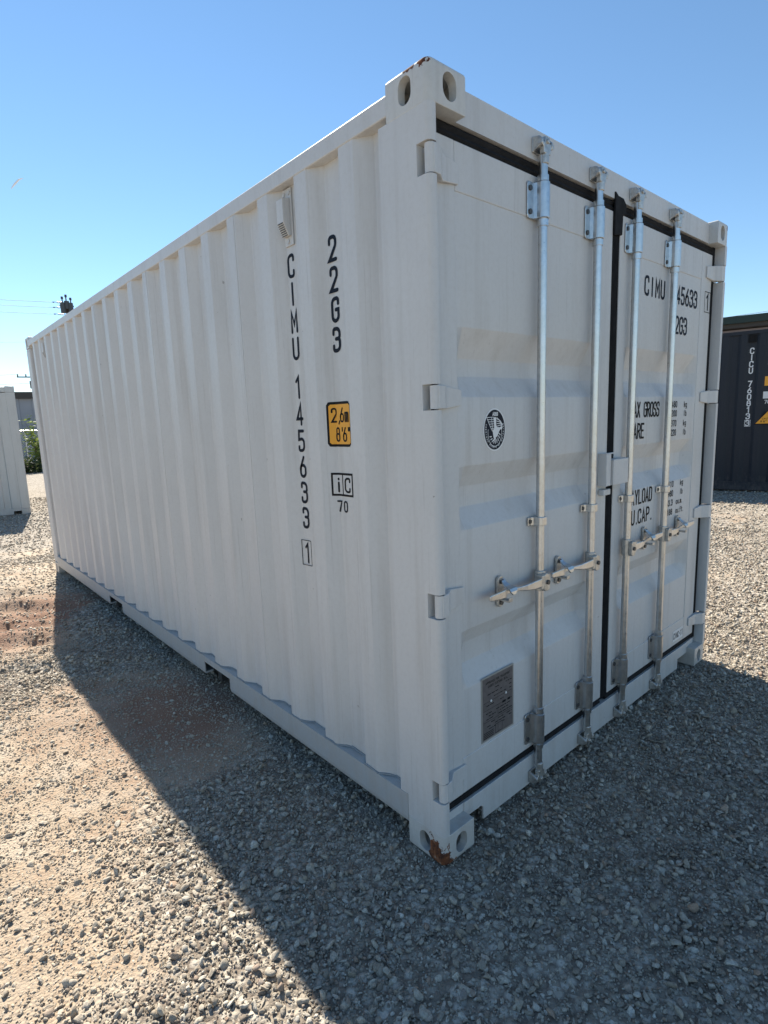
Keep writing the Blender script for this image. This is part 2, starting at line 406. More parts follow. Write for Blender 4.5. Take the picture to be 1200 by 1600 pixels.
def make_container(name, L, H, mat, castmat, loc, rz, label, zbot=.09, railmat=None, detailed=True, group=None, W=2.438):
    root = empty(name, loc, rz, label, 'shipping container', group)
    prof = side_profile(L)
    zt = H-.096
    # long walls
    corrugated(prof, .2045, zt+.012, lambda a, d, z: (d, a, z)).build('side_wall', mat, root)
    corrugated(prof, .2045, zt+.012, lambda a, d, z: (W-d, a, z)).build('side_wall', mat, root)
    corrugated(end_profile(W), .13, H-.13, lambda a, d, z: (a, L-d, z)).build('end_wall', mat, root)
    # sealant bead at the foot of the near long wall
    P = fillet([(p[0], p[1]) for p in prof], .005, 2)
    rnd = random.Random(3)
    path = []
    for (a, b) in zip(P, P[1:]):
        n = max(1, int((b[0]-a[0])/.02))
        for i in range(n):
            t = i/n; path.append((a[1]+(b[1]-a[1])*t-.003+rnd.uniform(-.0015, .0015), a[0]+(b[0]-a[0])*t, .2055+rnd.uniform(-.001, .004)))
    if detailed: MB().tube(path, .0042, 6).build('sealant_bead', M['sealant'], root)
    # top and bottom rails
    for s in (0, 1):
        x0, x1 = (0.0, .060) if not s else (W-.060, W)
        MB().box(x0, x1, .176, L-.176, H-.096, H-.036).build('top_rail', mat, root, bevel=.004)
        mb = MB()
        pk = [(1.632, 1.966), (3.56, 3.909)] if L < 7 else []
        ys = [.1795]+[v for p in pk for v in p]+[L-.1795]
        xo, xi = (-.002, .050) if not s else (W+.002, W-.050)
        sg = 1 if not s else -1
        for i in range(len(ys)-1):
            full = i % 2 == 0
            zb = zbot if full else .168
            sec = [(xo, zb), (xo, .204), (xi, .204), (xi, .198), (xo+sg*.006, .198), (xo+sg*.006, zb)]
            if full:
                sec = [(xo, zb+.016), (xo, .204), (xi, .204), (xi, .198), (xo+sg*.006, .198), (xo+sg*.006, zb+.012), (xi, zb+.012), (xi, zb), (xo+sg*.004, zb)]
            mb.prism(sec, ys[i]+(0 if i == 0 else .0), ys[i+1], 'y')
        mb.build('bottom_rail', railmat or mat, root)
        # pocket tunnels
        if pk and not s:
            for a, b in pk:
                tb = MB(); tb.box(.052, W-.052, a-.004, a, .095, .160); tb.box(.052, W-.052, b, b+.004, .095, .160); tb.box(.052, W-.052, a, b, .160, .164)
                tb.build('fork_pocket', M['dark'], root)  # dark colour on the walls paints in the shade inside the tunnel
    # corner posts (far end simple, door end made with the doors)
    for s in (0, 1):
        x0, x1 = (.003, .165) if not s else (W-.165, W-.003)
        MB().box(x0, x1, L-.172, L-.003, .117, H-.117).build('corner_post', mat, root, bevel=.012)
    MB().box(.161, W-.161, L-.09, L-.012, H-.118, H-.020).build('end_header', mat, root, bevel=.004)
    mb = MB(); mb.prism([(.161, .118), (.161, .085), (.215, .085), (.215, .02), (.215, .02)][:3]+[(.300, .085), (.300, .02), (W-.300, .02), (W-.300, .085), (W-.161, .085), (W-.161, .14), (.161, .14)], L-.06, L-.010, 'y')
    mb.build('end_sill', mat, root)
    # roof with shallow cross corrugation and timber floor
    rp = [(.06, .004)]; y = .25
    while y < L-.3: rp += [(y, .004), (y+.02, -.008), (y+.10, -.008), (y+.12, .004)]; y += .209
    rp.append((L-.06, .004))
    corrugated(rp, .058, W-.058, lambda a, d, z: (z, a, H-.044-d)).build('roof', mat, root)
    MB().box(.051, W-.051, .06, L-.06, .172, .196).build('floor', M['wood'], root)
    mb = MB(); y = .5
    while y < L-.3: mb.box(.053, W-.053, y, y+.045, .055, .170); y += .34
    mb.build('cross_members', M['dark'], root)
    for sx in (0, 1):
        for sy in (0, 1):
            for top in (0, 1): casting(root, W, L, H, sx, sy, top, castmat, detailed or (sy == 1))
    return root, prof

def door_end_simple(root, W, H, mat):
    for s in (0, 1):
        x0, x1 = (.002, .12) if not s else (W-.12, W-.002)
        MB().box(x0, x1, .003, .200, .117, H-.117).build('corner_post', mat, root, bevel=.012)
    MB().box(.115, W-.115, .05, .12, H-.15, H-.02).build('header', mat, root)
    MB().box(.115, W-.115, .05, .12, .03, .15).build('sill', mat, root)
    for s in (0, 1):
        d = MB().box(.12+s*1.105, .12+s*1.105+1.09, .06, .10, .155, H-.155).build('door', mat, root, bevel=.004)
        for k in (0, 1): MB().tube([(.40+s*1.1+k*.42, .035, .09), (.40+s*1.1+k*.42, .035, H-.08)], .017, 10).build('locking_bar', M['galv'], d, smooth=True)

# ================================================================== MAIN CONTAINER
W, L, H = 2.438, 6.058, 2.591
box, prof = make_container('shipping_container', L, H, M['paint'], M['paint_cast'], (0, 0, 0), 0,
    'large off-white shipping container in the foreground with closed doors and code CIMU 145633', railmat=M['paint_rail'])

# door-end corner posts (J section with rounded outer edge and cut-outs for the hinges)
HZ = [(2.283, 2.372), (1.604, 1.684), (.922, 1.007), (.246, .324)]
for s in (0, 1):
    fx = (lambda x: x) if not s else (lambda x: W-x)
    sec = [(.0006, .218, 0), (.0006, .0006, .026 if not s else .010), (.036, .0006, .008 if not s else .002), (.036, .120, 0), (.085, .120, 0), (.085, .218, 0)]
    pts = [(fx(a), b) for a, b in fillet(sec, 0, 5, closed=True)]
    o = MB().prism(pts, .117, H-.117, 'z').build('corner_post', M['paint'], box)
    cs = []
    for a, b in HZ:
        cs.append(MB().prism([(fx(-.02), -.02), (fx(.05), -.02), (fx(.05), .052), (fx(-.02), .052)], a, b, 'z').build('cut', M['paint']))
    boolean(o, cs); smooth_angle(o.data, R(30))
# header and sill
mb = MB(); mb.prism([(.045, 2.477), (.045, H-.012), (.060, H-.004), (.130, H-.004), (.130, H-.03), (.09, 2.477)], .160, W-.160, 'x')
mb.prism([(.0455, 2.4772), (.0455, 2.475), (.09, 2.475), (.09, 2.4772)], .062, .1595, 'x')
mb.box(.0375, .1595, .0475, .118, 2.474, 2.4995); mb.box(W-.1595, W-.0375, .0475, .118, 2.474, 2.4995)
mb.build('header', M['paint'], box)
sp = [(.1625, .152), (.1625, .078), (.185, .088), (.262, .088), (.275, .076), (.275, .024), (W-.300, .024), (W-.300, .085), (W-.1625, .085), (W-.1625, .152)]
MB().prism(sp, .046, .056, 'y').build('sill', M['paint'], box, bevel=.002)
mb = MB(); mb.box(.0375, W-.0375, .0565, .150, .142, .152); mb.box(.30, W-.33, .057, .12, .030, .036); mb.box(.062, .1615, .050, .056, .119, .152); mb.box(W-.1615, W-.062, .050, .056, .119, .152)
mb.build('threshold', M['paint'], box)

# ---- doors
ZB, ZT = .190, 2.428
GR = [(1.873, 1.778, 1.718, 1.646), (1.413, 1.336, 1.262, 1.190), (.823, .750, .672, .598)]
LEAF = [(.068, 1.190), (1.258, W-.084)]
bars = [(.613, 0), (1.014, 0), (1.362, 1), (1.783, 1)]
GLYPHS_DOOR = lambda x, z, d: (x, .0515-.0012-d, z)
def leaf(i):
    x0, x1 = LEAF[i]
    fl, fr = (.095, .117) if i == 0 else (.073, .144)
    px0, px1 = x0+fl, x1-fr
    d = MB()
    # perimeter frame
    yf = .048
    fs = MB(); fs.box(x0, px0, yf, .098, ZB, ZT); fs.box(px1, x1, yf, .098, ZB, ZT)
    fs.box(px0, px1, yf+.0005, .098, ZB, .332); fs.box(px0, px1, yf+.0005, .098, 2.282, ZT)
    body = fs.build('door', M['paint'], box, bevel=.0035)
    if i == 0: body['label'] = 'left door leaf with the round sticker and the small data plate'
    else: body['label'] = 'right door leaf with the printed ID code and weights'
    # pressed panel with three horizontal grooves
    xs = [px0, px0+.004, px0+.035, px1-.050, px1-.004, px1]
    zs = [(.332, 0), (.598, 0)]
    for g in reversed(GR): zs += [(g[3], 0), (g[2], 1), (g[1], 1), (g[0], 0)]
    zs.append((2.282, 0)); zs = sorted(set(zs))
    v = []; f = []
    for (z, dn) in zs:
        for k, x in enumerate(xs):
            dep = .050 if (dn and 2 <= k <= 3) else 0
            v.append((x, .0515+dep, z))
    n = len(xs)
    for r in range(len(zs)-1):
        for k in range(n-1): f.append((r*n+k, r*n+k+1, (r+1)*n+k+1, (r+1)*n+k))
    me = bpy.data.meshes.new('door_panel'); me.from_pydata(v, [], f)
    bm = bmesh.new(); bm.from_mesh(me)
    es = [e for e in bm.edges if len(e.link_faces) == 2 and e.calc_face_angle(0) > .2]
    bmesh.ops.bevel(bm, geom=es, offset=.0035, segments=2, affect='EDGES', profile=.5)
    bm.to_mesh(me); bm.free()
    link('door_panel', me, M['paint'], body, True)
    # rubber gasket round the leaf: ribbed section
    g = MB()
    def strip(a0, a1, b0, b1, vertical, q=.050):
        if vertical:
            sec = [(b0, .100), (b0, q+.008), (b0+(b1-b0)*.3, q), (b0+(b1-b0)*.5, q+.006), (b0+(b1-b0)*.7, q), (b1, q+.008), (b1, .100)]
            g.prism(sec, a0, a1, 'z')
        else:
            sec = [(.100, b0), (q+.008, b0), (q, b0+(b1-b0)*.25), (q+.006, b0+(b1-b0)*.5), (q, b0+(b1-b0)*.75), (q+.008, b1), (.100, b1)]
            g.prism(sec, a0, a1, 'x')
    strip(x0-.006, x1+.006, ZT+.001, 2.4735, False)
    strip(x0-.006, x1+.006, .153, ZB-.001, False)
    if i == 0:
        strip(.154, 2.473, .0365, x0-.0005, True, .060)
        strip(ZB-.01, ZT+.01, x1+.0005, 1.222, True, .046)
    else:
        strip(ZB-.01, ZT+.01, 1.2225, x0-.0005, True, .047)
        strip(.154, 2.473, x1+.0005, W-.0365, True, .0487)
    gk = g.build('gasket', M['rubber'], body)
    if i == 0:
        MB().prism([(1.188, 2.330), (1.190, 2.505), (1.215, 2.492), (1.262, 2.490), (1.290, 2.468), (1.285, 2.430), (1.262, 2.425), (1.258, 2.340)], .038, .0475, 'y').build('gasket_flap', M['rubber'], body, bevel=.003)
    # hinges: blade on the leaf, knuckle in the post cut-out
    fx = (lambda x: x) if i == 0 else (lambda x: W-x)
    for a, b in HZ:
        hb = MB(); zm = (a+b)/2; hh = (b-a)/2-.004
        sec = [(.020, -.001), (.052, .004), (.092, .032), (.172, .040), (.172, .0478), (.070, .0478), (.030, .034), (.018, .034)]
        hb.prism([(fx(p[0]), p[1]) for p in sec], zm-hh, zm+hh, 'z')
        ho = hb.build('hinge', M['paint'], body, bevel=.0025)
        # taper the outer end of the blade
        for vv in ho.data.vertices:
            t = max(0, (abs(fx(vv.co.x))-.085)/.087) if i == 0 else max(0, ((W-vv.co.x)-.085)/.087)
            vv.co.z = zm+(vv.co.z-zm)*(1-.28*min(1, t))
        k = MB(); k.tube([(fx(.022), .018, zm-hh), (fx(.022), .018, zm+hh)], .0165, 14)
        k.build('hinge_knuckle', M['paint'], body, smooth=True)
        p = MB(); p.cyl((fx(.128), .0395, zm), (0, -1, 0), .006, .0025, 10); p.build('hinge_rivet', M['paint'], body)
    return body
doorL, doorR = leaf(0), leaf(1)
doors = [doorL, doorR]

def cam_keeper(x, z, up, door):
    """forged cam on the bar end and its keeper on the header or sill"""
    s = 1 if up else -1
    k = MB()
    for dx in (-.034, .028):
        k.prism([(.0445, z-s*.020), (.0445, z+s*.030), (.016, z+s*.026), (.002, z+s*.012), (.002, z-s*.002), (.018, z-s*.012)], x+dx-.004, x+dx+.007, 'x')
    k.prism([(.0445, z-s*.022), (.0445, z+s*.030), (.038, z+s*.030), (.038, z-s*.022)], x-.039, x+.037, 'x')
    k.build('cam_keeper', M['cast'], box, bevel=.003)
    c = MB()
    c.prism([(x-.020, z-s*.030), (x+.020, z-s*.030), (x+.022, z-s*.010), (x+.043, z-s*.004), (x+.040, z+s*.010), (x+.012, z+s*.006), (x+.014, z+s*.024), (x-.012, z+s*.028), (x-.016, z+s*.006), (x-.036, z+s*.012), (x-.040, z-s*.002), (x-.022, z-s*.010)], .004, .024, 'y')
    c.cyl((x, .016, z-s*.060), (0, 0, s), .0155, .035, 14)
    c.cyl((x, .014, z+s*.010), (0, -1, 0), .008, .016, 10)
    c.build('cam', M['cast'], door, bevel=.003)
def bracket(x, z0, z1, door, big=False):
    b = MB()
    zz = (z0+z1)/2; h = (z1-z0)/2
    # mounting plate left of bar with rounded corners, web and half-sleeve round the bar
    b.prism(fillet([(x-.066, z0), (x-.066, z1), (x-.018, z1-.004), (x-.018, z0+.004)], .012, 4, closed=True), .0415, .0465, 'y')
    sec = []
    for k in range(13):
        a = math.pi*(1.02)-math.pi*1.35*k/12+math.pi*.16
        sec.append((x+.0225*math.cos(a), .022-.0225*math.sin(a)*1.0))
    sec = [(x-.030, .0415)]+[(x-.0245+0.0, .030)]+[(x+.0245*math.cos(a), .022-.0245*math.sin(a)) for a in [math.pi*(1-.08)-math.pi*k*.98/12 for k in range(13)]]+[(x+.024, .0465), (x-.030, .0465)]
    b.prism(sec, z0+.003, z1-.003, 'z')
    br = b.build('bar_bracket', M['galv'], door, bevel=.0012, segs=1)
    for q in (z0+.024, z1-.024):
        MB().cyl((x-.050, .0415, q), (0, -1, 0), .0095, .004, 12).build('rivet', M['bolt'], door)
        MB().cyl((x+.0195, .010, q), (.6, -1, 0), .004, .0035, 8).build('rivet', M['bolt'], door)
def clamp(x, z, door):
    b = MB(); b.prism([(x-.052, .0415), (x-.052, .0465), (x-.03, .0465), (x-.022, .034), (x-.022, .0415-.005)][:3]+[(x+.024, .0465), (x+.024, .012), (x+.014, .001), (x-.014, .001), (x-.022, .010), (x-.026, .036), (x-.032, .0415)], z-.017, z+.017, 'z')
    b.build('bar_clamp', M['galv'], door, bevel=.002)
    MB().cyl((x-.041, .0415, z), (0, -1, 0), .0085, .004, 12).build('rivet', M['bolt'], door); MB().cyl((x+.022, .016, z), (.5, -1, 0), .0045, .004, 8).build('rivet', M['bolt'], door)
def handle(x, z, door, s):
    """s=-1 lever points left, +1 right"""
    h = MB()
    h.prism(fillet([(x-.018, z-.040), (x+.020, z-.040), (x+.020, z+.026), (x-.018, z+.036)], .010, 3, closed=True), -.014, .004, 'y')
    h.box(min(x+s*.012, x+s*.034), max(x+s*.012, x+s*.034), -.012, .024, z-.028, z+.028)
    h.tube([(x-.001, .022, z-.042), (x-.001, .022, z+.040)], .0225, 14)
    h.build('handle_hub', M['cast'], door, bevel=.0025)
    MB().cyl((x+.002, -.014, z-.004), (0, -1, 0), .0095, .006, 10).build('rivet', M['bolt'], door)
    # lever: widening flat bar that necks down behind the catch and ends in a grip
    lv = MB()
    st = [(.030, -.004, .017, .007, .000), (.085, -.006, .016, .006, .000), (.125, -.004, .012, .005, .001), (.165, .004, .008, .004, .003), (.200, .010, .008, .004, .004), (.238, .012, .009, .0045, .005), (.250, .004, .0155, .0045, .006), (.262, .000, .0160, .0045, .006), (.345, -.003, .0110, .0045, .010), (.353, -.003, .009, .003, .010)]
    v = []; f = []
    for (t, y, hh, th, dz) in st:
        for (a, b) in ((-1, -1), (-1, 1), (1, 1), (1, -1)): v.append((x+s*t, y+a*th, z+dz+b*hh))
    for i in range(len(st)-1):
        for k in range(4): f.append((i*4+k, i*4+(k+1) % 4, (i+1)*4+(k+1) % 4, (i+1)*4+k))
    f += [(0, 1, 2, 3), tuple(range(len(v)-4, len(v)))]
    lv.add(v, f); lv.build('handle', M['galv'], door, bevel=.003)
    # catch plate on the leaf, with swinging hasp
    cx = x+s*.235; r = MB()
    r.prism(stadium(cx, z+.002, .036, .122), .036, .0475, 'y')
    r.box(cx-.012, cx+.012, .000, .040, z-.030, z-.022)
    r.box(cx-.012, cx+.012, -.010, -.006, z-.030, z-.012); r.box(cx-.012, cx+.012, -.006, .000, z-.030, z-.022)
    r.build('handle_retainer', M['cast'], door, bevel=.003)
    t = MB()
    v = []; prof2 = [(.032, .048, .010), (.022, .036, .011), (.008, .026, .016), (-.010, .018, .022), (-.016, .008, .020), (-.018, -.004, .008)]
    for (y, dz, wd) in prof2:
        for b in (-1, 1): v.append((cx-s*.012*(1 if dz < .02 else .3)+b*wd, y, z+dz+.004))
    n = len(prof2); f = [(2*i, 2*i+1, 2*i+3, 2*i+2) for i in range(n-1)]
    v2 = [(a, b+.004, c-.003) for a, b, c in v]; f2 = [tuple(q+2*n for q in g) for g in f]
    edge = [(2*i, 2*i+2, 2*n+2*i+2, 2*n+2*i) for i in range(n-1)]+[(2*i+1, 2*i+3, 2*n+2*i+3, 2*n+2*i+1) for i in range(n-1)]+[(2*n-2, 2*n-1, 4*n-1, 4*n-2), (0, 1, 2*n+1, 2*n)]
    t.add(v+v2, f+f2+edge); t.build('handle_catch', M['galv'], door)
    MB().cyl((cx, .040, z+.042), (0, -1, 0), .010, .012, 12).build('rivet', M['bolt'], door); MB().cyl((cx, .040, z-.040), (0, -1, 0), .0095, .010, 12).build('rivet', M['bolt'], door)

for (x, di) in bars:
    d = doors[di]
    b = MB(); b.tube([(x, .022, .105), (x, .022, 2.49)], .0162, 18)
    for z, hh in ((2.252, .022), (2.402, .020), (.352, .022), (.195, .018)): b.tube([(x, .022, z), (x, .022, z+hh)], .0205, 18)
    b.build('locking_bar', M['galv'], d, smooth=True)
    bracket(x, 2.275, 2.402, d); bracket(x, .216, .352, d)
    clamp(x, 1.165, d)
    cam_keeper(x, 2.518, True, d); cam_keeper(x, .066, False, d)
    handle(x, .925, d, -1 if di == 0 else 1)
    # little anti-rack stub on the sill side pair of inner bars
# lock box in the middle
lb = MB(); lb.box(1.108, 1.113, .006, .047, 1.248, 1.396); lb.box(1.113, 1.232, .034, .047, 1.388, 1.394); lb.box(1.113, 1.150, .006, .010, 1.250, 1.394)
lb.build('lock_box_bracket', M['paint'], doorL, bevel=.001)
lb = MB(); lb.box(1.158, 1.303, -.002, .003, 1.250, 1.366); lb.box(1.158, 1.303, .003, .046, 1.361, 1.366); lb.box(1.298, 1.303, .003, .046, 1.25, 1.361); lb.box(1.158, 1.163, .003, .046, 1.25, 1.361)
lb.build('lock_box', M['paint'], doorR, bevel=.0025)
MB().box(1.115, 1.180, .020, .047, 1.205, 1.232).build('lock_tab', M['paint'], doorL, bevel=.003)

# ---- lettering on the right leaf
D = GLYPHS_DOOR
def line(s_, x, z, wd, h, pen, adv, fn, mat, par, name='lettering'):
    mb = MB(); text(mb, s_, x, z, wd, h, pen, adv, fn); return mb.build(name, mat, par)
line('CIMU', 1.524, 2.128, .038, .080, .0135, .0600, D, M['ink'], doorR)
line('145633', 1.842, 2.126, .036, .080, .0135, .0570, D, M['ink'], doorR)
line('22G3', 1.842, 1.976, .036, .080, .0130, .0540, D, M['ink'], doorR)
DL = lambda x, z, d: (x, .0470-d, z)
line('1', 2.290, 2.130, .040, .080, .0125, .05, DL, M['ink'], doorR)
mb = MB(); frame(mb, 2.266, 2.352, 2.113, 2.226, .004, DL); mb.build('check_digit_box', M['black'], doorR)
line('MAX GROSS', 1.418, 1.550, .0255, .068, .0105, .0365, D, M['black'], doorR)
line('TARE', 1.422, 1.446, .026, .068, .0105, .0395, D, M['black'], doorR)
line('PAYLOAD', 1.420, 1.115, .027, .068, .0105, .0405, D, M['black'], doorR)
line('CU.CAP.', 1.420, 1.013, .030, .068, .0105, .0475, D, M['black'], doorR)
rows = [('30480', 'kg', 1.588), ('67200', 'lb', 1.540), ('2370', 'kg', 1.487), ('5220', 'lb', 1.437), ('28110', 'kg', 1.154), ('61980', 'lb', 1.102), ('33.3', 'cu.m.', 1.050), ('1188', 'cu.ft.', .998)]
for s_, u_, z_ in rows:
    wdt = sum(.025*(.55 if c == '.' else 1) for c in s_)
    mb = MB(); text(mb, s_, 1.972-wdt, z_+.003, .0150, .030, .0056, .025, D)
    text(mb, u_, 2.060 if len(u_) < 3 else 2.012, z_+.003, .0130, .028, .0048, .022, D)
    mb.build('lettering', M['black'], doorR)
# small maker's label
mb = MB(); mb.box(2.052, 2.196, .0468, .0478, .215, .281); mb.build('label', M['whiteprint'], doorR)
mb = MB(); text(mb, 'CIMC-11', 2.063, .231, .0115, .034, .0052, .0195, lambda x, z, d: (x, .0463-d, z)); mb.build('label_print', M['black'], doorR)
# ---- round classification sticker
cx, cz, rx, rz_ = .362, 1.531, .0615, .0800
rx = .064; rz_ = .064*1.19
EL2 = lambda k, n=40: [(cx+k*rx*math.cos(2*math.pi*i/n), cz+k*rz_*math.sin(2*math.pi*i/n)) for i in range(n)]
mb = MB(); mb.prism(EL2(1.0), .0498, .0514, 'y'); st = mb.build('round_sticker', M['whiteprint'], doorL)
F1 = lambda x, z, d: (x, .0494-d, z)
mb = MB(); poly(mb, EL2(.93), F1); mb.build('sticker_field', M['ink'], doorL)
F2 = lambda u, v, d: (cx+u*rx, .0490-d, cz+v*rz_)
mb = MB()
text(mb, 'ABS', -.19, .66, .115, .14, .045, .17, F2)
# bird: wings, body, head, legs
poly(mb, [(-.12, .58), (.12, .58), (.12, .25), (.18, .12), (.45, .10), (.62, .16), (.72, .12), (.62, -.02), (.50, .02), (.36, -.12), (.22, -.32), (.08, -.36), (-.04, -.52), (-.14, -.30), (-.2, -.05), (-.06, .08), (-.08, .3)], F2, .0001)
for k in range(7):
    t = k/6; xa = -.72+.50*t; ya = .58-.62*t
    ribbon(mb, [(xa, ya), (-.12+.03*t, ya+.01)], .026, .0, F2)
ribbon(mb, [(-.72, .58), (-.45, .20), (-.22, -.06)], .035, .0002, F2); ribbon(mb, [(-.30, .58), (-.20, .0)], .035, .0003, F2)
for k in range(4):
    t = k/3; ribbon(mb, [(.14+.05*t, .52-.36*t), (.40+.08*t, .44-.24*t), (.62+.03*t, .28-.10*t)], .035, .0002, F2)
ribbon(mb, [(.18, .56), (.5, .40), (.70, .22), (.6, .14)], .03, .0003, F2)
for sx_ in (-1, 1):
    ribbon(mb, [(.05*sx_, -.36), (.1*sx_-.02, -.52)], .05, .0003, F2)
ring = [(.62*math.cos(a), .66*math.sin(a)-.12) for a in [math.pi*(.93+1.16*i/24) for i in range(25)]]
ribbon(mb, ring, .03, .0002, F2)
for k in range(9):
    a = math.pi*(1.12+.80*k/8); ribbon(mb, [(.50*math.cos(a), .52*math.sin(a)-.12), (.36*math.cos(a+.12), .40*math.sin(a+.12)-.12)], .05, .0004, F2)
# ring lettering
msg = 'AMERICAN BUREAU OF SHIPPING'
for i, ch in enumerate(msg):
    a = math.pi*(.90)+math.pi*1.20*i/(len(msg)-1)
    if ch == ' ': continue
    ca, sa = math.cos(a), math.sin(a)
    def FR(u, v, d, ca=ca, sa=sa):
        # up of letter points to the centre
        ux, uy = -sa*-1, ca*-1
        px = .80*ca + (-sa)*(u)*-1*-1 - ca*v
        py = .80*sa + (ca)*(u)*-1*-1 - sa*v
        return (cx+px*rx, .0490-d, cz+py*rz_)
    glyph(mb, ch, -.025, -.045, .05, .09, .018, FR)
mb.build('sticker_print', M['whiteprint'], doorL)
# ---- data plate
mb = MB(); mb.box(.272, .476, .0490, .0512, .342, .606); mb.build('data_plate', M['plate_rim'], doorL, bevel=.0006, segs=1)
mb = MB(); FP = lambda x, z, d: (x, .0486-d, z)
rect(mb, .279, .469, .349, .599, FP); mb.build('plate_field', M['plate'], doorL)
mb = MB(); FP = lambda x, z, d: (x, .0483-d, z)
text(mb, 'APPROVED FOR TRANSPORT', .298, .574, .0046, .0085, .0016, .0070, FP)
text(mb, 'UNDER CUSTOMS SEAL', .312, .558, .0046, .0085, .0016, .0070, FP)
rnd = random.Random(5)
for z_ in (.545, .528, .512, .484, .452, .44, .428, .410, .398, .386):
    x_ = .287+rnd.uniform(0, .03)
    while x_ < .455:
        l_ = rnd.uniform(.006, .024)
        if rnd.random() < .68: rect(mb, x_, min(x_+l_, .462), z_, z_+.0035, FP)
        x_ += l_+.004
for z_ in (.500, .468, .420): rect(mb, .284, .464, z_, z_+.0014, FP)
for z_ in (.376, .369, .362, .355): rect(mb, .285, .345, z_-.001, z_+.002, FP)
rect(mb, .372, .3734, .350, .468, FP); frame(mb, .355, .400, .354, .392, .002, FP)
rect(mb, .400, .422, .464, .473, FP, .0001); rect(mb, .434, .452, .464, .473, FP, .0001)
mb.build('plate_print', M['black'], doorL)
for (x_, z_) in ((.330, .500), (.424, .500)): MB().cyl((x_, .0487, z_), (0, -1, 0), .0048, .002, 12).build('plate_rivet', M['whiteprint'], doorL)

# ---- long side lettering, following the corrugation
def SF(xc):
    def f(u, v, d):   # u grows to the viewer's right (towards the doors): y = yc - u
        y = xc-u
        return (prof_x(prof, y)-.0012-d, y, v)
    return f
def column(s, yc, ztop, pitch, h, wd, pen, fnmk=SF, mat=None, par=None):
    mb = MB(); fn = fnmk(yc+wd/2); z = ztop
    for ch in s:
        if ch != ' ': glyph(mb, ch, 0, z-h, wd, h, pen, fn)
        z -= pitch
    return mb.build('lettering', mat or M['ink'], par or box)
column('CIMU', .815, 2.246, .1075, .080, .037, .0130)
column('145633', .815, 1.768, .1105, .082, .037, .0130)
column('1', .818, 1.058, .11, .082, .034, .0115)
column('22G3', .534, 2.246, .1075, .079, .037, .0140)
column('7', .561, 1.269, .06, .040, .018, .0070); column('0', .527, 1.269, .06, .040, .018, .0070)
mb = MB(); frame(mb, -.032, .032, .962, 1.076, .0028, SF(.820)); mb.build('check_digit_box', M['black'], box)
# yellow height sticker that wraps over the bend: made in narrow upright slices
def wrap_sheet(y0, y1, z0, z1, off, mat, name, rad=.012):
    cuts = sorted([y0, y1]+[p[0] for p in fillet([(q[0], q[1]) for q in prof], .005, 2) if y0 < p[0] < y1]+[y0-(-.0) + (y1-y0)*t for t in (.06, .12, .5, .88, .94)])
    mb = MB(); v = []
    fp = fillet([(q[0], q[1]) for q in prof], .005, 2)
    def X(y):
        for a, b in zip(fp, fp[1:]):
            if a[0] <= y <= b[0]: return a[1]+(b[1]-a[1])*(y-a[0])/(b[0]-a[0])
        return .036
    for y in cuts:
        e = min(y-y0, y1-y); c = rad-math.sqrt(max(0, rad*rad-(rad-e)**2)) if e < rad else 0
        v += [(X(y)-off, y, z0+c), (X(y)-off, y, z1-c)]
    mb.add(v, [(2*i, 2*i+1, 2*i+3, 2*i+2) for i in range(len(cuts)-1)])
    return mb.build(name, mat, box)
wrap_sheet(.476, .597, 1.484, 1.656, .0012, M['black'], 'height_sticker')
wrap_sheet(.4765, .588, 1.494, 1.646, .0020, M['orange'], 'sticker_field', .006)
mb = MB()
def SF2(yc):
    def f(u, v, d): return (prof_x(prof, yc-u)-.0029-d, yc-u, v)
    return f
text(mb, '2,6m', 0, 1.580, .0175, .050, .0068, .0285, SF2(.576))
text(mb, "8'6\"", 0, 1.506, .0175, .050, .0068, .0270, SF2(.560))
mb.build('sticker_print', M['black'], box)
wrap_sheet(.476, .592, 1.290, 1.382, .0012, M['black'], 'code_mark', .0005)
wrap_sheet(.541, .584, 1.2985, 1.3735, .0020, M['paint'], 'code_field', .0005)
wrap_sheet(.482, .535, 1.2985, 1.3735, .0020, M['paint'], 'code_field', .0005)
mb = MB(); glyph(mb, 'i', 0, 1.308, .020, .056, .0085, SF2(.572)); glyph(mb, 'C', 0, 1.309, .028, .052, .0085, SF2(.522)); mb.build('code_print', M['black'], box)

# ---- louvred vents on the long side
def vent(yc, z0, z1, par, mat, s=1.0):
    v = MB()
    v.box(.034, .0395, yc-.030, yc+.030, z0, z1)
    vo = v.build('vent', mat, par, bevel=.0015)
    b = MB(); zc = z0+.030
    b.prism([(.0338, zc+.006), (.022, zc+.002), (.000, zc+.050), (.000, z1-.045), (.0338, z1-.036)], yc-.020, yc+.026, 'y')
    b.build('vent_hood', mat, vo, bevel=.0015)
    l_ = MB()
    for k in range(7):
        t = (k+.5)/7; l_.box(.022-.022*t-.0032, .022-.022*t-.0002, yc-.015, yc+.021, zc+.002+.048*t-.0015, zc+.002+.048*t+.0012)
    l_.build('vent_louvre', M['bolt'], vo)
    for (yy, zz) in ((yc-.018, z1-.018), (yc+.018, z1-.018), (yc+.002, z0+.016)): MB().cyl((.034, yy, zz), (-1, 0, 0), .008, .004, 10).build('vent_bolt', mat, vo)
vent(.808, 2.280, 2.490, box, M['paint'])
vent(5.253, 2.280, 2.490, box, M['paint'])
# vertical weld seams where wall sheets join
for y_ in (1.195, 2.31, 3.42, 4.53):
    MB().tube([(prof_x(prof, y_)-.0002, y_, .21), (prof_x(prof, y_)-.0002, y_, 2.49)], .0022, 5).build('weld_seam', M['paint'], box)

